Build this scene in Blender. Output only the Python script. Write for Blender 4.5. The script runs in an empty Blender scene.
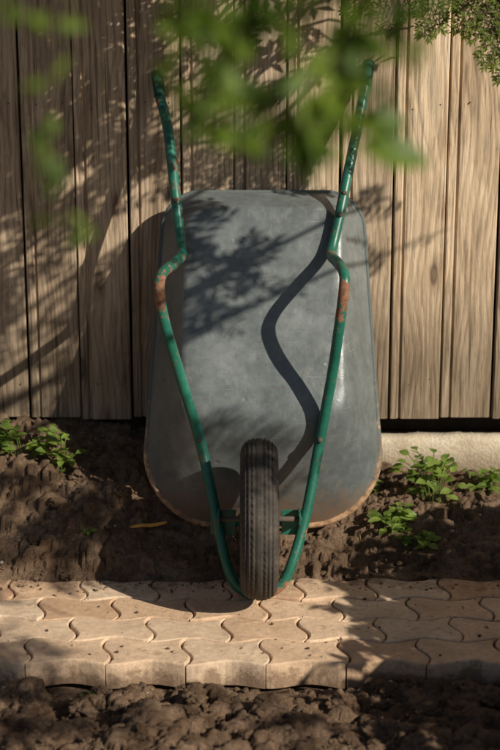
import bpy, bmesh, math, random
import numpy as np
from mathutils import Vector, Matrix, noise
random.seed(7); rng=np.random.default_rng(7)
sc=bpy.context.scene
sc.view_settings.view_transform='Standard'; sc.view_settings.look='None'; sc.view_settings.exposure=0
D=bpy.data
LR=Vector((1.2,-1.0,0.98)); SUN=LR.normalized()
# ------------------------------------------------------------ world, sun, camera
w=D.worlds.new("World"); sc.world=w; w.use_nodes=True
nt=w.node_tree; bg=nt.nodes['Background']; sky=nt.nodes.new('ShaderNodeTexSky'); sky.sky_type='NISHITA'; sky.sun_disc=False
sky.sun_elevation=math.asin(SUN.z); sky.sun_rotation=math.atan2(SUN.x,SUN.y)
nt.links.new(sky.outputs[0],bg.inputs[0]); bg.inputs[1].default_value=0.05
sd=D.lights.new("sun",'SUN'); sd.energy=5.0; sd.angle=math.radians(0.5); sd.color=(1,0.93,0.80)
so=D.objects.new("sun",sd); sc.collection.objects.link(so); so.rotation_euler=SUN.to_track_quat('Z','Y').to_euler(); so.location=(4,-4,5)
cd=D.cameras.new("camera"); cam=D.objects.new("camera",cd); sc.collection.objects.link(cam); sc.camera=cam
cam.location=(0,-3.65,1.55); cam.rotation_euler=(math.radians(75),0,0)
cd.sensor_fit='VERTICAL'; cd.sensor_height=36; cd.lens=76.8; cd.clip_end=500
cd.dof.use_dof=True; cd.dof.focus_distance=3.92; cd.dof.aperture_fstop=2.8
# ------------------------------------------------------------ helpers
def link(o,parent=None):
    sc.collection.objects.link(o)
    if parent: o.parent=parent
    return o
def empty(name):
    o=D.objects.new(name,None); sc.collection.objects.link(o); return o
def mesh(name,v,f,mat=None,parent=None,smooth=True):
    m=D.meshes.new(name); m.from_pydata([tuple(p) for p in v],[],f); m.update()
    if smooth: m.polygons.foreach_set('use_smooth',[True]*len(m.polygons))
    if mat: m.materials.append(mat)
    return link(D.objects.new(name,m),parent)
def catmull(P,n=8):
    P=[Vector(p) for p in P]; P=[2*P[0]-P[1]]+P+[2*P[-1]-P[-2]]; out=[]
    for i in range(1,len(P)-2):
        a,b,c,d=P[i-1:i+3]
        for k in range(n):
            t=k/n; out.append(.5*((2*b)+(c-a)*t+(2*a-5*b+4*c-d)*t*t+(3*b-a-3*c+d)*t**3))
    out.append(P[-2]); return out
def tube_geo(pts,rad,seg=12,cap=True):
    n=len(pts); v=[];f=[]
    rads=rad if hasattr(rad,'__len__') else [rad]*n
    T=[(pts[min(i+1,n-1)]-pts[max(i-1,0)]).normalized() for i in range(n)]
    N=T[0].orthogonal().normalized()
    for i in range(n):
        N=(N-T[i]*N.dot(T[i])).normalized(); B=T[i].cross(N)
        for k in range(seg):
            a=2*math.pi*k/seg; v.append(pts[i]+(N*math.cos(a)+B*math.sin(a))*rads[i])
    for i in range(n-1):
        for k in range(seg):
            k2=(k+1)%seg; f.append((i*seg+k,i*seg+k2,(i+1)*seg+k2,(i+1)*seg+k))
    if cap:
        f.append(tuple(reversed(range(seg)))); f.append(tuple((n-1)*seg+k for k in range(seg)))
    return v,f
class Acc:
    def __init__(s): s.v=[];s.f=[]
    def add(s,v,f):
        o=len(s.v); s.v.extend(v); s.f.extend([tuple(i+o for i in q) for q in f])
class M:
    def __init__(s,name,rough=.8,spec=.3):
        s.m=D.materials.new(name); s.m.use_nodes=True; s.t=s.m.node_tree; s.b=s.t.nodes['Principled BSDF']
        s.b.inputs['Roughness'].default_value=rough; s.b.inputs['Specular IOR Level'].default_value=spec
        s.co=s.t.nodes.new('ShaderNodeTexCoord')
    def n(s,typ,**k):
        x=s.t.nodes.new(typ)
        for a,b in k.items(): setattr(x,a,b)
        return x
    def l(s,a,b): s.t.links.new(a,b)
    def mapping(s,scale,src=None):
        mp=s.n('ShaderNodeMapping'); mp.inputs['Scale'].default_value=scale
        s.l(src or s.co.outputs['Object'],mp.inputs[0]); return mp.outputs[0]
    def noise(s,scale,detail=4,rough=.55,vec=None,dist=0):
        x=s.n('ShaderNodeTexNoise'); x.inputs['Scale'].default_value=scale; x.inputs['Detail'].default_value=detail
        x.inputs['Roughness'].default_value=rough; x.inputs['Distortion'].default_value=dist
        s.l(vec or s.co.outputs['Object'],x.inputs['Vector']); return x.outputs['Fac']
    def ramp(s,fac,stops):
        r=s.n('ShaderNodeValToRGB'); e=r.color_ramp.elements
        while len(e)<len(stops): e.new(.5)
        for i,(p,c) in enumerate(stops):
            e[i].position=p; e[i].color=(c,c,c,1) if isinstance(c,(int,float)) else (*c,1)
        s.l(fac,r.inputs[0]); return r.outputs[0]
    def mix(s,f,a,b,mode='MIX'):
        x=s.n('ShaderNodeMix',data_type='RGBA',blend_type=mode)
        for sock,val in ((x.inputs[0],f),(x.inputs[6],a),(x.inputs[7],b)):
            if isinstance(val,(int,float)): sock.default_value=val
            elif isinstance(val,tuple): sock.default_value=(*val,1)
            else: s.l(val,sock)
        return x.outputs[2]
    def col(s,c): s.l(c,s.b.inputs['Base Color'])
    def bump(s,h,dist,strength=1,prev=None):
        x=s.n('ShaderNodeBump'); x.inputs['Distance'].default_value=dist; x.inputs['Strength'].default_value=strength
        s.l(h,x.inputs['Height'])
        if prev: s.l(prev,x.inputs['Normal'])
        s.l(x.outputs[0],s.b.inputs['Normal']); return x.outputs[0]
def mathn(s,op,a,b=None):
    x=s.n('ShaderNodeMath',operation=op)
    for i,val in enumerate((a,b)):
        if val is None: continue
        if isinstance(val,(int,float)): x.inputs[i].default_value=val
        else: s.l(val,x.inputs[i])
    return x.outputs[0]
# ------------------------------------------------------------ materials
def wood_mat():
    s=M("weathered_wood",.88,.15)
    oi=s.n('ShaderNodeObjectInfo')
    off=s.n('ShaderNodeVectorMath',operation='SCALE'); off.inputs[0].default_value=(13.1,7.7,31.3); s.l(oi.outputs['Random'],off.inputs['Scale'])
    ad=s.n('ShaderNodeVectorMath',operation='ADD'); s.l(s.co.outputs['Object'],ad.inputs[0]); s.l(off.outputs[0],ad.inputs[1])
    v=ad.outputs[0]
    fine=s.noise(1,5,.75,s.mapping((230,230,16),v),.3)
    mid=s.noise(1,4,.65,s.mapping((26,26,1.6),v),1.6)
    wide=s.noise(1,3,.6,s.mapping((9,9,3.2),v),.6)
    warp=s.noise(1,2,.5,s.mapping((5,5,1.3),v))
    sx0=s.n('ShaderNodeSeparateXYZ'); s.l(v,sx0.inputs[0])
    ph=mathn(s,'ADD',mathn(s,'MULTIPLY',sx0.outputs['X'],420.0),mathn(s,'MULTIPLY',warp,75.0))
    ring=mathn(s,'ADD',mathn(s,'MULTIPLY',mathn(s,'SINE',ph),.5),.5)
    base=s.ramp(mid,[(.28,(.29,.22,.158)),(.42,(.51,.405,.30)),(.55,(.67,.545,.41)),(.75,(.77,.655,.52))])
    c=s.mix(.9,base,s.ramp(fine,[(.3,.42),(.46,.94),(.7,1.12)]),'MULTIPLY')
    c=s.mix(.50,c,s.ramp(ring,[(0,.50),(.35,1.0),(1,1.05)]),'MULTIPLY')
    c=s.mix(.9,c,s.ramp(wide,[(.3,(.60,.56,.52)),(.6,(1.08,1.03,.97))]),'MULTIPLY')
    c=s.mix(s.ramp(wide,[(.52,0),(.75,.3)]),c,(.54,.48,.41))
    tint=s.ramp(oi.outputs['Random'],[(0,(.78,.75,.72)),(.5,(1,.97,.93)),(1,(1.14,1.09,1.02))])
    c=s.mix(1,c,tint,'MULTIPLY')
    vo=s.n('ShaderNodeTexVoronoi'); s.l(s.mapping((9,.01,3.1),v),vo.inputs['Vector']); vo.inputs['Scale'].default_value=1
    c=s.mix(s.ramp(vo.outputs['Distance'],[(.04,.75),(.07,.85),(.12,.3),(.2,0)]),c,(.12,.075,.05))
    ck=s.noise(1,3,.5,s.mapping((75,75,1.6),v),.2)
    c=s.mix(s.mix(.6,(0,0,0),s.ramp(ck,[(.64,0),(.68,1)])),c,(.07,.05,.035))
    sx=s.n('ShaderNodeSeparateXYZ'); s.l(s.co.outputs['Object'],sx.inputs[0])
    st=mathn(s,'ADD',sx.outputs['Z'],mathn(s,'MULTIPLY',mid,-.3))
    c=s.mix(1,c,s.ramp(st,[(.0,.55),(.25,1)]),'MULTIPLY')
    s.col(c); p=s.bump(fine,.0025,.9); p=s.bump(ring,.0008,.6,p); s.bump(mid,.003,.7,p); return s.m
def dark_mat(name,c):
    s=M(name,.95,.1); s.col(s.ramp(s.noise(20),[(.3,tuple(x*.6 for x in c)),(.7,c)])); return s.m
def concrete_mat():
    s=M("concrete",.9,.2); n1=s.noise(9,5); n2=s.noise(120,4)
    c=s.ramp(n1,[(.3,(.42,.33,.23)),(.55,(.64,.54,.40)),(.75,(.70,.62,.48))]); c=s.mix(.6,c,s.ramp(n2,[(.3,.65),(.7,1.1)]),'MULTIPLY')
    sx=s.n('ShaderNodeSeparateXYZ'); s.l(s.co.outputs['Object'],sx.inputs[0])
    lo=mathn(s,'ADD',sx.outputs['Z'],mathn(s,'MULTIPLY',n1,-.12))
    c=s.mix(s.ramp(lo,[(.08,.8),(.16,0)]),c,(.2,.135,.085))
    s.col(c); s.bump(n2,.004,.8); return s.m
def soil_mat():
    s=M("soil",.95,.1)
    a=s.noise(11,4,.6); b=s.noise(70,5,.75); d=s.noise(380,2,.7)
    c=s.ramp(a,[(.3,(.115,.070,.043)),(.5,(.185,.12,.077)),(.72,(.28,.19,.127))])
    c=s.mix(.85,c,s.ramp(b,[(.28,.4),(.5,1),(.72,1.4)]),'MULTIPLY')
    c=s.mix(.7,c,s.ramp(d,[(.3,.5),(.7,1.45)]),'MULTIPLY')
    s.col(c); p=s.bump(b,.010,1); s.bump(d,.003,1,p); return s.m
def paver_mat():
    s=M("paver_concrete",.88,.2)
    at=s.n('ShaderNodeAttribute',attribute_name='tint')
    a=s.noise(11,4,.6); b=s.noise(60,4,.6); d=s.noise(500,2,.7)
    c=s.ramp(at.outputs['Fac'],[(0,(.62,.405,.26)),(.35,(.73,.51,.345)),(.7,(.77,.565,.40)),(1,(.78,.61,.45))])
    c=s.mix(.85,c,s.ramp(a,[(.3,(.74,.70,.66)),(.6,(1.06,1.04,1.0))]),'MULTIPLY')
    c=s.mix(.6,c,s.ramp(b,[(.3,.72),(.65,1.08)]),'MULTIPLY')
    c=s.mix(.5,c,s.ramp(d,[(.3,.62),(.7,1.25)]),'MULTIPLY')
    sx=s.n('ShaderNodeSeparateXYZ'); s.l(s.co.outputs['Object'],sx.inputs[0])
    e1=s.ramp(mathn(s,'ADD',sx.outputs['Y'],.5),[(.54,0),(.64,.22)])
    e2=s.ramp(mathn(s,'ADD',sx.outputs['Z'],.1),[(.04,.30),(.098,0)])
    dn=s.noise(22,6,.72)
    dm=mathn(s,'ADD',mathn(s,'ADD',dn,e1),e2)
    c=s.mix(s.ramp(dm,[(.56,0),(.73,.85)]),c,(.25,.16,.10))
    s.col(c); p=s.bump(d,.002,.8); s.bump(b,.003,.6,p); return s.m
def tray_mat():
    s=M("grey_painted_steel",.38,.55)
    a=s.noise(6,5,.65); b=s.noise(38,5,.65); sp=s.noise(120,2,.6)
    c=s.ramp(a,[(.3,(.105,.122,.122)),(.55,(.15,.168,.166)),(.75,(.20,.218,.212))])
    c=s.mix(.55,c,s.ramp(b,[(.3,.70),(.7,1.2)]),'MULTIPLY')
    c=s.mix(s.ramp(sp,[(.66,0),(.71,.8)]),c,(.15,.09,.055))
    st=s.noise(1,4,.6,s.mapping((60,60,3)))
    c=s.mix(s.ramp(st,[(.56,0),(.8,.45)]),c,(.29,.28,.255))
    sc_=s.noise(1,2,.4,s.mapping((9,9,260)),.8)
    c=s.mix(s.ramp(sc_,[(.70,0),(.74,.35)]),c,(.33,.33,.31))
    sx=s.n('ShaderNodeSeparateXYZ'); s.l(s.co.outputs['Object'],sx.inputs[0])
    lo=mathn(s,'ADD',sx.outputs['Z'],mathn(s,'MULTIPLY',b,-.25))
    c=s.mix(s.ramp(lo,[(.0,.9),(.10,0)]),c,(.19,.12,.075))
    s.col(c); s.l(s.ramp(b,[(.3,.27),(.7,.50)]),s.b.inputs['Roughness'])
    dv=s.n('ShaderNodeTexVoronoi'); dv.inputs['Scale'].default_value=17; s.l(s.co.outputs['Object'],dv.inputs['Vector'])
    dent=s.ramp(dv.outputs['Distance'],[(0,0),(.14,1)])
    p=s.bump(s.noise(8,2,.4),.018,.45); p=s.bump(dent,.0022,.6,p); p=s.bump(sp,.0008,.5,p)
    return s.m
def rust_mat():
    s=M("rusty_rim",.85,.2); b=s.noise(45,5,.7)
    sx=s.n('ShaderNodeSeparateXYZ'); s.l(s.co.outputs['Object'],sx.inputs[0])
    rz=mathn(s,'ADD',mathn(s,'MULTIPLY',sx.outputs['Z'],-1.3),mathn(s,'MULTIPLY',b,1.0))
    rust=s.ramp(b,[(.3,(.16,.075,.035)),(.5,(.38,.22,.12)),(.7,(.56,.40,.26))])
    s.col(s.mix(s.ramp(rz,[(.0,0),(.30,1)]),(.12,.135,.13),rust)); s.bump(b,.003,.9); return s.m
def green_mat():
    s=M("green_painted_tube",.40,.5)
    a=s.noise(6,4,.6); b=s.noise(70,5,.7)
    c=s.ramp(a,[(.3,(.012,.10,.066)),(.6,(.02,.155,.105)),(.8,(.035,.20,.14))])
    c=s.mix(.5,c,s.ramp(b,[(.3,.55),(.7,1.25)]),'MULTIPLY')
    sx=s.n('ShaderNodeSeparateXYZ'); s.l(s.co.outputs['Object'],sx.inputs[0])
    dy=mathn(s,'MULTIPLY',mathn(s,'ABSOLUTE',mathn(s,'SUBTRACT',sx.outputs['Z'],.745)),-2.0)
    up=s.ramp(sx.outputs['Z'],[(.82,0),(.98,.035)])
    low=s.ramp(sx.outputs['Z'],[(.0,.10),(.12,0)])
    r=mathn(s,'ADD',mathn(s,'ADD',mathn(s,'MAXIMUM',mathn(s,'ADD',dy,.19),up),low),s.noise(26,5,.78))
    m=s.ramp(r,[(.60,0),(.63,1)])
    rust=s.ramp(b,[(.3,(.11,.045,.02)),(.55,(.26,.12,.065)),(.75,(.38,.22,.14))])
    s.col(s.mix(m,c,rust)); s.l(s.ramp(m,[(0,.38),(1,.85)]),s.b.inputs['Roughness']); s.bump(r,.001,.6); return s.m
def rubber_mat():
    s=M("dusty_rubber",.8,.25); a=s.noise(18,5,.65); b=s.noise(160,3,.7)
    c=s.ramp(a,[(.3,(.040,.034,.029)),(.6,(.080,.068,.056)),(.8,(.17,.135,.10))]); c=s.mix(.5,c,s.ramp(b,[(.3,.6),(.7,1.3)]),'MULTIPLY')
    s.col(c); s.bump(b,.0012,.7); return s.m
def leaf_mat(name,c0,c1,trans=.45):
    s=M(name,.5,.35)
    n=s.noise(23,2); oi=s.ramp(n,[(.3,c0),(.7,c1)]); s.col(oi)
    tr=s.n('ShaderNodeBsdfTranslucent'); s.l(s.mix(1,oi,(1.35,1.5,.6),'MULTIPLY'),tr.inputs[0])
    ms=s.n('ShaderNodeMixShader'); ms.inputs[0].default_value=trans
    s.l(s.b.outputs[0],ms.inputs[1]); s.l(tr.outputs[0],ms.inputs[2])
    s.l(ms.outputs[0],s.t.nodes['Material Output'].inputs[0]); return s.m
def bark_mat():
    s=M("bark",.9,.1); n=s.noise(1,4,.6,s.mapping((40,40,8))); s.col(s.ramp(n,[(.3,(.05,.035,.025)),(.7,(.16,.12,.09))])); s.bump(n,.008,.8); return s.m
WOOD=wood_mat(); CONC=concrete_mat(); SOIL=soil_mat(); PAVE=paver_mat(); TRAY=tray_mat(); RIM=rust_mat(); GREEN=green_mat(); RUB=rubber_mat()
LEAF=leaf_mat("leaf_green",(.05,.10,.018),(.11,.19,.03),.12); LEAFY=leaf_mat("leaf_yellow_green",(.06,.12,.018),(.22,.30,.04),.45)
THUJA=leaf_mat("thuja_green",(.07,.11,.018),(.21,.25,.045),.35); BARK=bark_mat()
WEED=leaf_mat("weed_green",(.10,.17,.03),(.26,.34,.07),.4); DRY=leaf_mat("dry_leaf",(.22,.13,.06),(.5,.36,.2),.2)
DARK=dark_mat("dark_timber",(.045,.035,.028)); STEEL=dark_mat("bolt_steel",(.13,.10,.08)); GRIP=dark_mat("grip_plastic",(.03,.09,.06))
# ------------------------------------------------------------ soil
def vnoise(x,y,seed):
    r=np.random.default_rng(seed); tab=r.random((256,256))
    xi=np.floor(x).astype(int); yi=np.floor(y).astype(int); fx=x-xi; fy=y-yi
    fx=fx*fx*(3-2*fx); fy=fy*fy*(3-2*fy)
    a=tab[xi%256,yi%256]; b=tab[(xi+1)%256,yi%256]; c=tab[xi%256,(yi+1)%256]; d=tab[(xi+1)%256,(yi+1)%256]
    return (a*(1-fx)+b*fx)*(1-fy)+(c*(1-fx)+d*fx)*fy-.5
def fbm(x,y,seed,o=4,g=.55,ridge=False):
    s=0;a=1
    for i in range(o):
        n=vnoise(x*2**i+i*17.3+y*.13,y*2**i+i*9.1-x*.17,seed+i)
        s=s+a*((.25-np.abs(n))*2 if ridge else n); a*=g
    return s
def ground_h(x,y,detail=True):
    x=np.asarray(x,float); y=np.asarray(y,float)
    Hf=np.interp(x,[-.8,-.45,-.28,-.1,.3,.8],[.315,.30,.285,.22,.165,.170])
    u=np.clip((y-.115)/.435,0,1)
    bank=Hf*(1-(1-u)**1.45)-.012
    front=-.046+.026*np.clip((-.38-y)/.3,0,1)
    h=np.where(y>.05,bank,np.where(y<-.37,front,-.075))
    act=np.where(y>.05,np.clip((y-.1)/.08,.12,1),np.where(y<-.37,1,0))
    ac2=np.where(y>.05,np.clip((y-.1)/.16,.12,1),np.where(y<-.37,1,0))
    h=h+act*.05*fbm(x*7,y*7,3,3)
    if detail:
        h=h+ac2*.016*fbm(x*26,y*26,11,3)-ac2*.010*fbm(x*45,y*45,23,3,.6,True)+ac2*.006*fbm(x*110,y*110,31,2,.7)
    return h
G=.0038
xs=np.concatenate([[-120,-60,-30,-15,-8,-5,-3.5],np.arange(-2.6,-.8,.06),np.arange(-.8,.8,G),np.arange(.8,2.7,.06),[3.5,5,8,15,30,60,120]])
ys=np.concatenate([[-120,-60,-30,-15,-8,-5],np.arange(-4,-.95,.08),np.arange(-.95,.6,G),np.arange(.6,1.4,.08),[2.5,5,10,20,40,80,120]])
X,Y=np.meshgrid(xs,ys,indexing='ij'); Z=ground_h(X,Y)
ix0=np.searchsorted(xs,-.8); iy0=np.searchsorted(ys,-.95)
WN=vnoise(X*130,Y*130,77)+.6*vnoise(X*60,Y*60,78)
for k in range(3800):
    cx=rng.uniform(-.78,.78); cy=rng.uniform(-.93,-.375) if rng.random()<.5 else rng.uniform(.125,.56)
    r=.004+.021*rng.random()**3.8
    if cy<-.375: r*=1.25
    if cy>.1 and cy<.16: r=min(r,.007)
    i0=ix0+int((cx-r+.8)/G); i1=ix0+int((cx+r+.8)/G)+2; j0=iy0+int((cy-r+.95)/G); j1=iy0+int((cy+r+.95)/G)+2
    i0=max(i0,0); j0=max(j0,0)
    sx=X[i0:i1,j0:j1]; sy=Y[i0:i1,j0:j1]
    if sx.size==0: continue
    asp=rng.uniform(.65,1.5); th=rng.uniform(0,3.14); dx=sx-cx; dy=sy-cy
    ux=(dx*math.cos(th)+dy*math.sin(th))*asp; uy=(-dx*math.sin(th)+dy*math.cos(th))/asp
    d=np.sqrt(ux*ux+uy*uy)/r*(1+.9*WN[i0:i1,j0:j1]); m=d<1
    if not m.any(): continue
    sub=Z[i0:i1,j0:j1]; base=sub[m].mean()
    bump=base+r*(1-d**2.2)*rng.uniform(.35,.8)+.004*WN[i0:i1,j0:j1]
    sub[m]=np.maximum(sub[m],bump[m])
nx,ny=len(xs),len(ys)
V=np.stack([X,Y,Z],-1).reshape(-1,3)
ii,jj=np.meshgrid(np.arange(nx-1),np.arange(ny-1),indexing='ij'); a=(ii*ny+jj).ravel()
F=np.stack([a,a+ny,a+ny+1,a+1],-1)
m=D.meshes.new("ground"); m.vertices.add(len(V)); m.vertices.foreach_set('co',V.ravel())
m.loops.add(F.size); m.loops.foreach_set('vertex_index',F.ravel()); m.polygons.add(len(F))
m.polygons.foreach_set('loop_start',np.arange(len(F))*4); m.polygons.foreach_set('loop_total',np.full(len(F),4)); m.polygons.foreach_set('use_smooth',np.ones(len(F),bool))
m.update(); m.validate(); m.materials.append(SOIL); link(D.objects.new("ground",m))
bm=bmesh.new(); bmesh.ops.create_icosphere(bm,subdivisions=4,radius=1); icoV=[v.co.copy() for v in bm.verts]; icoF=[tuple(v.index for v in f.verts) for f in bm.faces]; bm.free()
bm=bmesh.new(); bmesh.ops.create_icosphere(bm,subdivisions=2,radius=1); ico2V=[v.co.copy() for v in bm.verts]; ico2F=[tuple(v.index for v in f.verts) for f in bm.faces]; bm.free()
def clod(acc,x,y,z,r,big=False):
    iv,iff=(icoV,icoF) if big else (ico2V,ico2F)
    o=Vector((rng.uniform(-50,50),rng.uniform(-50,50),rng.uniform(-50,50)))
    sc3=(rng.uniform(.7,1.3),rng.uniform(.7,1.2),rng.uniform(.5,.9))
    out=[]
    for p in iv:
        q=1+.5*noise.noise(p*1.2+o)+.35*noise.noise(p*2.9+o)+((.22*noise.noise(p*6+o)+.12*noise.noise(p*13+o)) if big else 0)
        out.append((x+p[0]*r*q*sc3[0],y+p[1]*r*q*sc3[1],z+p[2]*r*q*sc3[2]))
    acc.add(out,iff)
acc=Acc()
for k in range(2600):
    cx=rng.uniform(-.75,.75); rr=rng.random()
    cy=rng.uniform(-.9,-.375) if rr<.48 else (rng.uniform(.12,.54) if rr<.84 else rng.uniform(-.34,.13))
    r=.0018+.0090*rng.random()**3.4
    if cy<-.375: r*=1.4
    if -.36<cy<.12:
        r=.0010+.0034*rng.random()**3; z=r*.5
        if rng.random()<.6: cy=rng.uniform(.05,.13)
    else: z=float(ground_h(cx,cy))+r*.5
    clod(acc,cx,cy,z,r,r>.009)
for (cx,cy,r) in [(.20,-.47,.026),(.05,-.50,.032),(-.12,-.46,.022),(.38,-.55,.03),(-.36,-.52,.026),(.48,-.44,.022),(-.22,-.58,.03),(.27,-.60,.026),(-.45,.36,.03),(-.33,.30,.022),(-.5,.27,.02),(.4,.34,.018),(.14,-.57,.022),(-.03,-.43,.017),(.52,-.5,.03),(.32,.25,.014),(.45,.2,.012),(-.55,.2,.016),(.12,-.42,.018),(.30,-.425,.02),(-.27,-.42,.016)]:
    clod(acc,cx,cy,float(ground_h(cx,cy))+r*.4,r,True)
mesh("soil_clods",acc.v,acc.f,SOIL)
PEB=dark_mat("pebble_stone",(.45,.38,.30)); acc=Acc()
for k in range(70):
    cx=rng.uniform(-.7,.7); cy=rng.uniform(-.8,-.38) if rng.random()<.5 else rng.uniform(.14,.5); r=.002+.004*rng.random()**2
    clod(acc,cx,cy,float(ground_h(cx,cy))+r*.9,r)
mesh("pebbles",acc.v,acc.f,PEB)
# ------------------------------------------------------------ paving
PW,PD=.180,.1205; Y0=-.352; A=.011; BX=.013
def hy(k,x):
    return Y0+k*PD+A*math.sin(2*math.pi*x/PW+(0 if k%2 else math.pi))
def vx(k,j,t):
    return j*PW+(.5*PW if k%2 else 0)+.034+BX*math.sin(2*math.pi*t)
acc=Acc(); tint=[]
def inset(poly,d):
    n=len(poly); out=[]
    for i in range(n):
        p0,p1,p2=[Vector(poly[k%n]) for k in (i-1,i,i+1)]
        e1=(p1-p0).normalized(); e2=(p2-p1).normalized(); n1=Vector((-e1.y,e1.x)); n2=Vector((-e2.y,e2.x)); b=(n1+n2)
        b=b.normalized()/max(.6,b.normalized().dot(n1)); out.append(tuple(p1+b*d))
    return out
for k in range(4):
    for j in range(-15,15):
        N=10; S=12
        xl0,xr0=vx(k,j,0),vx(k,j+1,0)
        poly=[]
        for i in range(S):
            x=xl0+(xr0-xl0)*i/S; poly.append((x,hy(k,x)))
        for i in range(N):
            t=i/N; x=vx(k,j+1,t); ya=hy(k,xr0); yb_=hy(k+1,xr0); poly.append((x,ya+(yb_-ya)*t))
        for i in range(S):
            x=xr0+(xl0-xr0)*i/S; poly.append((x,hy(k+1,x)))
        for i in range(N):
            t=1-i/N; x=vx(k,j,t); ya=hy(k,xl0); yb_=hy(k+1,xl0); poly.append((x,ya+(yb_-ya)*t))
        dz=random.uniform(-.0022,.0022); tx=random.uniform(-.012,.012); ty=random.uniform(-.014,.014); cx=(xl0+xr0)/2; cy=Y0+(k+.5)*PD
        ox=random.uniform(-.0008,.0008)
        zt=lambda p,z: (p[0]+ox,p[1],z+dz+tx*(p[0]-cx)+ty*(p[1]-cy))
        rings=[(.0022,-.060),(.0022,-.0055),(.0030,-.0020),(.0054,0.0)]
        v=[];n=len(poly); f=[]
        for (ins,z) in rings:
            q=inset(poly,ins)
            v+= [zt((p[0]+.0012*noise.noise(Vector((p[0]*120,p[1]*120,3))),p[1]+.0012*noise.noise(Vector((p[0]*120,p[1]*120,9)))),z+(.0008*noise.noise(Vector((p[0]*90,p[1]*90,0))) if z>-.01 else 0)) for p in q]
        for r in range(3):
            for i in range(n):
                i2=(i+1)%n; f.append((r*n+i,r*n+i2,(r+1)*n+i2,(r+1)*n+i))
        f.append(tuple(3*n+i for i in range(n)))
        acc.add(v,f); tint+= [random.random()]*len(v)
o=mesh("paver_path",acc.v,acc.f,PAVE,smooth=False)
at=o.data.attributes.new('tint','FLOAT','POINT'); at.data.foreach_set('value',tint)
# ------------------------------------------------------------ fence
fence=empty("wooden_fence"); FY=.55; ZB=.303; ZT=2.1; P=.14
for i in range(-26,26):
    x0=.378+i*P+random.uniform(-.003,.003); g=.0026
    prof=[(g,.012),(g,.0035),(g+.003,0),(.022,0),(.0242,.0045),(.0275,.007),(.0308,.0045),(.0330,0),(P*.6,-.0006),(P-g-.003,0),(P-g,.0035),(P-g,.012)]
    yo=random.uniform(-.002,.002); zb=random.uniform(-.004,.004); v=[];f=[]
    for z in (ZB+zb,ZT):
        for (px,py) in prof: v.append((px,py+yo,z-ZB))
        for (px,py) in ((P-g,.021),(g,.021)): v.append((px,py+yo,z-ZB))
    n=len(prof)+2
    for k in range(n): f.append((k,(k+1)%n,n+(k+1)%n,n+k))
    f.append(tuple(reversed(range(n)))); f.append(tuple(range(n,2*n)))
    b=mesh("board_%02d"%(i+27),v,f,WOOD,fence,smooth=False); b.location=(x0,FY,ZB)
def box(name,x0,x1,y0,y1,z0,z1,mat,parent=None,bev=0):
    v=[(x,y,z) for x in (x0,x1) for y in (y0,y1) for z in (z0,z1)]
    f=[(0,1,3,2),(4,6,7,5),(0,4,5,1),(2,3,7,6),(0,2,6,4),(1,5,7,3)]
    o=mesh(name,v,f,mat,parent,smooth=False)
    if bev: md=o.modifiers.new("b",'BEVEL'); md.width=bev; md.segments=2
    return o
box("lower_rail",-3.3,3.9,.5745,.62,.36,.45,DARK,fence); box("middle_rail",-3.3,3.9,.5745,.62,1.1,1.2,DARK,fence); box("upper_rail",-3.3,3.9,.5745,.62,1.8,1.9,DARK,fence)
box("gap_shade_backing",-3.3,3.9,.64,.66,.0,.36,DARK,fence); box("back_boarding",-3.3,3.9,.625,.635,.365,2.05,DARK,fence)  # low strip: dark backing added to stand in for shade in the gap
for i,x in enumerate((-3.2,-1.6,0.0,1.6,3.2)): box("post_%d"%i,x-.04,x+.04,.665,.74,.0,2.05,DARK,fence)
acc=Acc()
for i in range(-26,26):
    for z in (.405,1.15,1.85):
        for dx in (.05,.115):
            if random.random()<.8:
                x=.378+i*P+dx+random.uniform(-.006,.006); zz=z+random.uniform(-.01,.01)
                pts=[Vector((x,FY-.0030,zz)),Vector((x,FY+.006,zz))]; acc.add(*tube_geo(pts,.0019,8))
mesh("nails",acc.v,acc.f,STEEL,fence)
xsf=np.arange(-3.4,4.0,.025); v=[];f=[]
for x in xsf:
    r=lambda k: .005*noise.noise(Vector((x*7,k*3.1,0)))+.003*noise.noise(Vector((x*31,k*3.1,0)))
    v+=[(x,.556+r(1),-.05),(x,.558+r(2),.10),(x,.561+r(6),.17),(x,.562+r(3),.228+r(4)*1.5),(x,.574+r(5),.243+r(6)*1.5),(x,.635,.243+r(7)),(x,.635,-.05)]
for i in range(len(xsf)-1):
    for k in range(6): a=i*7+k; f.append((a,a+7,a+8,a+1))
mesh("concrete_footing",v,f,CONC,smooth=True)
# ------------------------------------------------------------ wheelbarrow
wb=empty("wheelbarrow")
O=Vector((.034,.26,.099)); AX=Vector((0,.2548,.967)); NN=Vector((0,-.967,.2548)); WX=Vector((1,0,0))
def loc(wd,s,n): return O+WX*wd+AX*s+NN*n
def outline(s0,s1,hb,ht,rb,rt,nb=14,ns=16):
    pts=[]; pi=math.pi; h0=hb; h1=ht
    def arc(cx,cy,r,a0,a1):
        for i in range(nb): a=a0+(a1-a0)*i/nb; pts.append((cx+r*math.cos(a),cy+r*math.sin(a)))
    def line(p,q,n):
        for i in range(n): t=i/n; pts.append((p[0]+(q[0]-p[0])*t,p[1]+(q[1]-p[1])*t))
    line((-(h0-rb),s0),(h0-rb,s0),ns); arc(h0-rb,s0+rb,rb,-pi/2,0)
    line((h0,s0+rb),(h1,s1-rt),ns); arc(h1-rt,s1-rt,rt,0,pi/2)
    line((h1-rt,s1),(-(h1-rt),s1),ns); arc(-(h1-rt),s1-rt,rt,pi/2,pi)
    line((-h1,s1-rt),(-h0,s0+rb),ns); arc(-(h0-rb),s0+rb,rb,pi,1.5*pi)
    return pts
rimO=outline(0,.8635,.302,.262,.19,.10); basO=outline(.255,.815,.205,.197,.10,.07)
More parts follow.
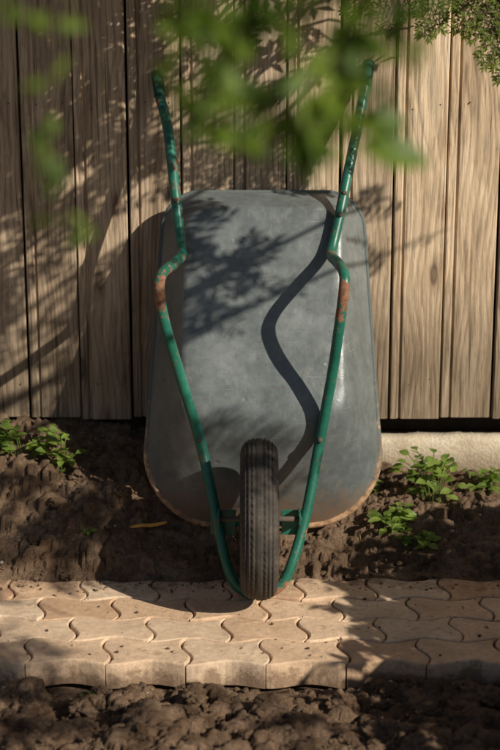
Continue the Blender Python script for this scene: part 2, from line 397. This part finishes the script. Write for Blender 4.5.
def H(s): return .10+(.195-.10)*max(0,min(1,(.815-s)/(.815-.30)))
e=.11
sp=lambda t:(t+math.sqrt(t*t+e*e))/2
def hp(t): return 1-(sp(t)-sp(-.7))/(sp(1)-sp(-.7))
C=(0,.54); loops=[]
n=len(rimO)
ts=[1,.92,.84,.76,.68,.6,.52,.44,.36,.29,.22,.16,.1,.05,0]
for t in ts: loops.append([(B[0]+(R_[0]-B[0])*t,B[1]+(R_[1]-B[1])*t,t) for B,R_ in zip(basO,rimO)])
for q in (.96,.92,.87,.81,.74,.66,.57,.47,.36,.25,.14,.06):
    loops.append([(C[0]+(B[0]-C[0])*q,C[1]+(B[1]-C[1])*q,-(1-q)*1.6) for B in basO])
v=[];f=[]
def tz(x,s,t):
    dent=.006*noise.noise(Vector((x*5,s*5,3)))+.002*noise.noise(Vector((x*16,s*16,5)))
    return loc(x,s,H(max(s,.255))*max(0,hp(t))+(dent if t<.7 else 0))
for lp in loops:
    for (x,s,t) in lp: v.append(tz(x,s,t))
for r in range(len(loops)-1):
    for i in range(n): i2=(i+1)%n; f.append((r*n+i,r*n+i2,(r+1)*n+i2,(r+1)*n+i))
v.append(tz(C[0],C[1],-1.6)); ci=len(v)-1; r=len(loops)-1
for i in range(n): f.append((r*n+i,r*n+(i+1)%n,ci))
mesh("tray",v,f,TRAY,wb)
rp=[loc(x,s,-.002) for x,s in rimO]; v=[];f=[]
seg=10
for i in range(n):
    T=(rp[(i+1)%n]-rp[i-1]).normalized(); B=T.cross(NN).normalized(); rr=.0062+.003*max(0,min(1,(.35-rimO[i][1])/.2))
    for k in range(seg):
        a=2*math.pi*k/seg; v.append(rp[i]+(B*math.cos(a)+NN*math.sin(a))*rr)
for i in range(n):
    for k in range(seg):
        i2=(i+1)%n;k2=(k+1)%seg; f.append((i*seg+k,i2*seg+k,i2*seg+k2,i*seg+k2))
mesh("tray_rim",v,f,RIM,wb)
Lp=[(-.240,.528,1.235),(-.231,.51,1.176),(-.209,.45,1.098),(-.186,.350,.935),(-.175,.318,.845),(-.170,.285,.808),(-.186,.20,.800),(-.210,.112,.793),(-.216,.082,.757),(-.203,.088,.672),(-.163,.112,.516),(-.124,.128,.371),(-.091,.085,.230),(-.062,.035,.100),(-.040,.018,.042),(-.010,.012,.016),(.022,.010,.0135)]
Rp=[(.306,.528,1.262),(.286,.48,1.157),(.253,.405,1.015),(.226,.345,.897),(.209,.312,.830),(.203,.280,.806),(.213,.20,.804),(.225,.108,.795),(.223,.080,.750),(.2116,.088,.647),(.1995,.108,.5425),(.173,.128,.371),(.138,.080,.192),(.104,.033,.085),(.080,.018,.038),(.050,.012,.016)]
pts=catmull(Lp+Rp[::-1],7)
mesh("frame_tube",*tube_geo(pts,.0132,16),GREEN,wb)
for nm,a,b in (("grip_left",Vector(Lp[0]),Vector(Lp[1])),("grip_right",Vector(Rp[0]),Vector(Rp[1])*.55+Vector(Rp[0])*.45)):
    d=(a-b).normalized(); pp=[a+d*.005+(b-a-d*.005)*t for t in (0,.04,.1,.5,.9,.98,1.0)]; mesh(nm,*tube_geo(pp,[.010,.0138,.0148,.0150,.0150,.0147,.0138],14),GRIP,wb)
WC=Vector((.022,-.03,.2225)); v=[];f=[]; NA=264; NS=110
prof=[]
for k in range(NS):
    ph=2*math.pi*k/NS; c,s=math.cos(ph),math.sin(ph); ex=.82
    prof.append((.0455*math.copysign(abs(c)**ex,c),.149+.0455*math.copysign(abs(s)**ex,s),s))
for i in range(NA):
    th=2*math.pi*i/NA
    for (xx,rr,s) in prof:
        r=rr
        if s>.25:
            zx=xx+.0007*math.sin(th*66)
            g=math.cos(2*math.pi*zx/.0098)
            r-= .0042*max(0,min(1,(g-.35)*3)) * (1 if abs(xx)<.037 else 0)
            if abs(xx)>=.033 and (i%4==0): r-=.002
        v.append((WC.x+xx,WC.y+r*math.sin(th),WC.z+r*math.cos(th)))
for i in range(NA):
    for k in range(NS):
        i2=(i+1)%NA;k2=(k+1)%NS; f.append((i*NS+k,i*NS+k2,i2*NS+k2,i2*NS+k))
mesh("tyre",v,f,RUB,wb)
def revolve(name,prof,mat,N=64):
    v=[];f=[];n=len(prof)
    for i in range(N):
        th=2*math.pi*i/N
        for (xx,r) in prof: v.append((WC.x+xx,WC.y+r*math.sin(th),WC.z+r*math.cos(th)))
    for i in range(N):
        for k in range(n-1): i2=(i+1)%N; f.append((i*n+k,i*n+k+1,i2*n+k+1,i2*n+k))
    return mesh(name,v,f,mat,wb)
revolve("wheel_rim",[(-.030,.108),(-.034,.116),(-.031,.112),(-.022,.104),(-.012,.096),(-.010,.05),(-.03,.028),(-.045,.025),(-.045,.010),(.045,.010),(.045,.025),(.03,.028),(.010,.05),(.012,.096),(.022,.104),(.031,.112),(.034,.116),(.030,.108)],TRAY)
mesh("axle",*tube_geo([Vector((-.078,-.03,.2225)),Vector((.124,-.03,.2225))],.006,12),STEEL,wb)
for nm,x in (("axle_bracket_left",-.078),("axle_bracket_right",.118)):
    v=[];f=[]
    for xx in (x,x+.004):
        for (yy,z_) in ((-.046,.212),(-.040,.205),(.08,.168),(.08,.212),(-.040,.240),(-.046,.233)): v.append((xx,yy,z_))
    f=[tuple(range(5,-1,-1)),tuple(range(6,12))]+[(k,(k+1)%6,6+(k+1)%6,6+k) for k in range(6)]
    mesh(nm,v,f,GREEN,wb,smooth=False)
box("nose_bracket_right",.078,.138,.080,.085,.140,.205,GREEN,wb,.0015); box("nose_bracket_left",-.098,-.035,.080,.085,.140,.205,GREEN,wb,.0015)
mesh("nose_crossbar",*tube_geo([Vector((-.085,.095,.165)),Vector((.135,.095,.165))],.008,12),GREEN,wb)
acc=Acc()
def bolt(p,d,r=.0065):
    p=Vector(p);d=Vector(d).normalized(); acc.add(*tube_geo([p,p+d*.004,p+d*.0065],[r,r,r*.55],10))
for p in [(-.1255,.1145,.375),(.1725,.1145,.375),(-.187,.337,.935),(.2265,.331,.90),(.238,.36,.95)]: bolt(p,(0,-1,.1))
mesh("bolts",acc.v,acc.f,STEEL,wb)
# ------------------------------------------------------------ foliage
def leaf_geo(acc,base,direc,up,L,W,fold=.25,curl=.15,nseg=4):
    d=Vector(direc).normalized(); up=Vector(up); s=d.cross(up)
    if s.length<1e-3: s=d.orthogonal()
    s.normalize(); u=s.cross(d).normalized(); base=Vector(base); v=[];f=[]
    for i in range(nseg+1):
        t=i/nseg; wd=W*.5*math.sin(math.pi*min(1,t*.93+.04))**.8*(1.15-.3*t); c=base+d*(L*t)-u*(curl*L*t*t)
        v+=[c-s*wd+u*wd*fold,c,c+s*wd+u*wd*fold]
    for i in range(nseg):
        a=i*3; f+=[(a,a+3,a+4,a+1),(a+1,a+4,a+5,a+2)]
    acc.add(v,f)
def rv(s=1): return Vector((random.gauss(0,s),random.gauss(0,s),random.gauss(0,s)))
def frond(la,ta,base,direc,L=.16,n=7,ll=.034,lw=.013):
    d=Vector(direc).normalized(); up=(Vector((0,0,1))+rv(.4)).normalized(); s=d.cross(up).normalized(); u=s.cross(d)
    pts=[Vector(base)+d*L*t-u*(.18*L*t*t) for t in (0,.33,.66,1)]
    ta.add(*tube_geo(pts,[.0014,.0012,.001,.0006],4,False))
    for i in range(n):
        t=(i+.6)/n; p=Vector(base)+d*L*t-u*(.18*L*t*t)
        for sg in (-1,1): leaf_geo(la,p,d*.55+s*sg+rv(.1),u+rv(.15),ll*random.uniform(.8,1.15)*(1-.3*abs(t-.4)),lw,nseg=2)
    leaf_geo(la,pts[-1],d,u,ll,lw,nseg=2)
def visible(p,marg=.05):
    h=p.y+3.65
    if h<=0.1: return False
    return p.z<1.55-h*math.tan(math.radians(1.8))+marg and abs(p.x)<.165*h+.08
TB=Vector((1.4,-2.7,0))
tree=empty("leafy_tree"); la=Acc(); ta=Acc()
trunk=catmull([TB+Vector((0,0,-.1)),TB+Vector((.02,.0,.8)),TB+Vector((-.02,.03,1.7)),TB+Vector((.05,.1,2.6)),TB+Vector((.1,.1,3.6))],6)
ta.add(*tube_geo(trunk,[.085-.065*i/(len(trunk)-1) for i in range(len(trunk))],12))
fork=TB+Vector((-.01,.05,1.95))
def canopy(T,t,r,n,L=.15):
    T=Vector(T); tmin=(1.66-T.z)/.98; t=max(t,tmin); c=T+LR*t
    mid=(fork+c)/2+Vector((0,0,.22)); br=catmull([fork,mid,c],5); ta.add(*tube_geo(br,[.018-.0145*i/(len(br)-1) for i in range(len(br))],7,False))
    for i in range(n):
        for _ in range(30):
            p=c+Vector((random.uniform(-1,1),random.uniform(-.6,.6),random.uniform(-1,1)))*r
            if not visible(p,.13): break
        else: continue
        ta.add(*tube_geo([c,(c+p)/2+Vector((0,0,.02)),p],[.004,.003,.0015],4,False))
        d=Vector((random.gauss(-.3,.8),random.gauss(0,.6),random.gauss(.0,.4)))
        if visible(p+d.normalized()*L*1.1,.04): d.z=abs(d.z)+.3
        frond(la,ta,p,d,L*random.uniform(.8,1.2),ll=.040,lw=.016)
CL=[((-.62,.55,1.36),.35,.17,60),((-.40,.55,1.36),.35,.16,44),((-.62,.55,1.14),.6,.14,52),((-.42,.55,1.14),.6,.11,32),((-.15,.55,1.36),.3,.13,22),((.10,.55,1.34),.35,.12,14),((-.1,.55,1.15),.5,.07,6),
((-.64,.55,.90),.8,.11,32),((-.45,.55,.88),.8,.06,7),((-.66,.55,.66),1.1,.07,12),((-.27,.55,1.05),.7,.06,4),((.34,.55,.90),.8,.06,6),((.33,.52,.74),.95,.04,4),((.28,.55,1.2),.5,.05,2),
((-.10,.30,.88),.8,.08,12),((-.08,.28,.74),.95,.08,14),((.02,.28,.82),.9,.05,5),((-.10,.24,.62),1.1,.05,5),
((-.42,.28,.14),1.6,.12,24),((-.48,.2,.08),1.6,.08,14),((-.60,.35,.18),1.5,.07,8),((-.30,.2,.08),1.65,.06,5),((-.58,-.30,0),1.8,.09,24),((-.62,.0,0),1.7,.06,6),((-.5,-.62,-.03),1.8,.10,18),((-.33,-.5,-.03),1.8,.07,8),((.15,-.62,-.03),1.8,.06,5)]
for T,t,r,nn_ in CL: canopy(T,t,r,nn_)
mesh("leaves",la.v,la.f,LEAF,tree,smooth=False); mesh("limbs",ta.v,ta.f,BARK,tree)
br=empty("leafy_branch"); la=Acc(); ta=Acc()
def spray(P,ll,every,r0=.0022,drop=.2,rad=.02):
    pts=catmull(P,6); ta.add(*tube_geo(pts,[r0*(1-.7*i/(len(pts)-1)) for i in range(len(pts))],5,False))
    for i,p in enumerate(pts):
        for _ in range(every):
            d=rv(1); d.z-=drop; d.y*=.6; leaf_geo(la,p+rv(rad*.3),d,Vector((0,0,1))+rv(.7),ll*random.uniform(.6,1.2),ll*.5)
F0=Vector((1.25,-2.62,2.3))
main=[F0,(.8,-2.4,2.0),(.45,-2.3,1.72),(.2,-2.25,1.60),(-.05,-2.25,1.55),(-.3,-2.25,1.53)]
mp=catmull(main,8); ta.add(*tube_geo(mp,[.012-.009*i/(len(mp)-1) for i in range(len(mp))],6,False))
yb=-2.25
spray([(.24,yb,1.6),(.14,yb,1.50),(.08,yb,1.44),(.02,yb,1.405),(-.02,yb,1.385)],.033,2)
spray([(.18,yb,1.58),(.09,yb,1.47),(.01,yb,1.425),(-.045,yb,1.41)],.033,3)
spray([(.10,yb,1.56),(.08,yb,1.47),(.055,yb,1.40),(.045,yb,1.37)],.032,3)
spray([(.03,yb,1.55),(.0,yb,1.49),(-.03,yb,1.44),(-.035,yb,1.41)],.032,3)
spray([(-.02,yb,1.55),(-.05,yb,1.50),(-.07,yb,1.46)],.028,2)
spray([(-.14,yb,1.54),(-.17,yb,1.44),(-.175,yb,1.36),(-.16,yb,1.30)],.026,1,.0014)
spray([(.20,yb,1.57),(.15,yb,1.48),(.115,yb,1.42),(.08,yb,1.395)],.028,1)
spray([(.10,yb,1.57),(.06,yb,1.51),(.0,yb,1.48),(-.05,yb,1.48)],.032,2)
spray([(-.18,yb,1.56),(-.20,yb,1.51),(-.19,yb,1.48)],.03,1)
leaf_geo(la,(.095,yb,1.382),(1,.1,-.18),(.1,-.8,.6),.068,.036); leaf_geo(la,(.105,yb,1.395),(.6,.1,-.5),(.1,-.8,.6),.045,.026)
leaf_geo(la,(.09,yb,1.40),(.8,.1,.1),(.1,-.8,.6),.05,.03)
mesh("leaves",la.v,la.f,LEAFY,br,smooth=False); mesh("twigs",ta.v,ta.f,BARK,br)
th=empty("thuja_branch"); la=Acc(); ta=Acc()
def thuja(base,direc,L,depth=0):
    d=Vector(direc).normalized(); side=d.cross(Vector((.1,-1,.2))).normalized(); base=Vector(base)
    n=max(3,int(L/.014)); pts=[base+d*L*(i/n)+Vector((0,0,-.12*L*(i/n)**2)) for i in range(n+1)]
    ta.add(*tube_geo(pts,[.0022*(1-.6*i/n) if depth==0 else .0012 for i in range(n+1)],4,False))
    for i in range(1,n+1):
        for sg in (-1,1):
            dd=d*.9+side*sg+rv(.15)
            if depth<1 : thuja(pts[i],dd,L*.40*(1.05-i/n)+.014,depth+1)
            else: leaf_geo(la,pts[i],dd,Vector((0,-1,.3))+rv(.3),.014,.0058,nseg=2)
    leaf_geo(la,pts[-1],d,(0,-1,.3),.015,.005,nseg=2)
tb=[(.95,.05,2.0),(.75,.08,1.70),(.6,.1,1.55),(.45,.1,1.50),(.30,.12,1.47)]
tp=catmull(tb,6); ta.add(*tube_geo(tp,[.010-.007*i/(len(tp)-1) for i in range(len(tp))],6,False))
for b,d,L in [((.36,.1,1.48),(-.5,0,-1),.11),((.44,.1,1.50),(-.3,0,-1),.13),((.53,.1,1.52),(.1,0,-1),.20),((.59,.1,1.54),(.0,.1,-1),.25),((.40,.1,1.49),(.3,0,-1),.11),((.49,.1,1.51),(.5,0,-1),.15),((.30,.12,1.47),(-1,0,-.8),.09),((.64,.1,1.58),(-.1,0,-1),.26),((.56,.12,1.53),(-.5,0,-1),.16)]: thuja(b,d,L)
for b,d,L in [((.50,-.1,1.64),(-.6,.1,-.25),.16),((.60,-.25,1.68),(-.5,0,-.15),.18),((.42,-.25,1.64),(-.7,.2,-.1),.15),((.75,-.1,1.72),(-.6,-.1,-.1),.2)]:
    ta.add(*tube_geo(catmull([(.75,.08,1.70),(Vector(b)+Vector((.75,.08,1.70)))/2+Vector((0,0,.04)),b],4),.003,5,False)); thuja(b,d,L)
mesh("leaves",la.v,la.f,THUJA,th,smooth=False); mesh("twigs",ta.v,ta.f,BARK,th)
def weed(x,y,n,ll,h,spread):
    la=Acc(); e=empty("weed_plant"); z=float(ground_h(x,y)); ta=Acc()
    for i in range(n):
        a=random.uniform(0,2*math.pi); r=spread*math.sqrt(random.random()); hh=h*random.uniform(.35,1)
        b=Vector((x+r*.35*math.cos(a),y+r*.25*math.sin(a),z-.005)); t=Vector((x+r*math.cos(a),min(y+r*.6*math.sin(a),.53),z+hh))
        pts=catmull([b,(b+t)/2+Vector((0,0,hh*.25)),t],4); ta.add(*tube_geo(pts,.0011,5,False))
        for k in range(random.randint(2,4)):
            p=pts[-1-k*2]; d=Vector((math.cos(a+k*2.2),math.sin(a+k*2.2),random.uniform(-.1,.5)))
            leaf_geo(la,p,d,Vector((0,-.35,1))+rv(.3),ll*random.uniform(.6,1.2),ll*.62,fold=.2,curl=.3)
    mesh("leaves",la.v,la.f,WEED,e,smooth=False); mesh("stems",ta.v,ta.f,WEED,e)
weed(-.60,.42,18,.034,.09,.10); weed(-.50,.40,10,.03,.12,.06); weed(-.68,.44,8,.03,.08,.06)
weed(.49,.38,20,.036,.13,.09); weed(.37,.28,14,.034,.07,.06); weed(.43,.25,11,.032,.06,.05)
weed(-.42,.20,3,.016,.02,.02); weed(.20,.50,6,.025,.05,.06); weed(.64,.43,12,.032,.08,.06); weed(-.36,-.40,5,.016,.03,.02); weed(.34,.42,5,.02,.05,.03)
la=Acc()
for i in range(120):
    x=random.uniform(-.7,.7); y=random.choice([random.uniform(-.8,-.38),random.uniform(.13,.52),random.uniform(-.33,.12)])
    if -.36<y<.12:
        if random.random()<.75: continue
        z=.004
    else: z=float(ground_h(x,y))+.009
    d=rv(1); d.z*=.25
    if random.random()<.5: leaf_geo(la,(x,y,z),d,(rv(.4)+Vector((0,0,1))),random.uniform(.007,.016),random.uniform(.004,.008),.3,.4,2)
    else: leaf_geo(la,(x,y,z),d,(0,0,1),random.uniform(.015,.04),.0016,.1,.2,3)
mesh("dry_leaves",la.v,la.f,DRY,smooth=False)
sh=empty("shadow_shrub"); la=Acc(); ta=Acc(); c0=Vector((1.50,-.84,-.02))  # unseen leafy mass, added and shaped to shadow the right end of the paving
for i in range(34):
    a=random.uniform(0,2*math.pi); tip=c0+Vector((.40*math.cos(a)*random.uniform(.2,1),.56*math.sin(a)*random.uniform(.2,1),random.uniform(.4,.72)))
    ta.add(*tube_geo(catmull([c0+Vector((random.gauss(0,.05),random.gauss(0,.15),0)),(c0+tip)/2+Vector((0,0,.08)),tip],4),[.010-.007*k/8 for k in range(9)],5,False))
for i in range(15000):
    d=rv(1).normalized(); d=d/(max(abs(d.x),abs(d.y),abs(d.z))**.85)*random.random()**.3
    p=c0+Vector((.44*d.x,.66*d.y,.385+.385*d.z))
    if p.z<.0: continue
    leaf_geo(la,p,rv(1),Vector((0,0,1))+rv(.8),.060,.044,nseg=2)
mesh("leaves",la.v,la.f,LEAF,sh,smooth=False); mesh("stems",ta.v,ta.f,BARK,sh)
s_=M("stick_wood",.7,.3); s_.col(s_.ramp(s_.noise(40),[(.3,(.45,.22,.04)),(.7,(.62,.36,.08))]))
zz=float(ground_h(-.27,.25))
mesh("wooden_stick",*tube_geo(catmull([(-.31,.235,zz+.012),(-.28,.235,zz+.017),(-.25,.24,zz+.016),(-.215,.245,zz+.022)],4),[.003,.0045,.005,.005,.005,.0055,.005,.005,.005,.005,.0045,.004,.003],8),s_.m)
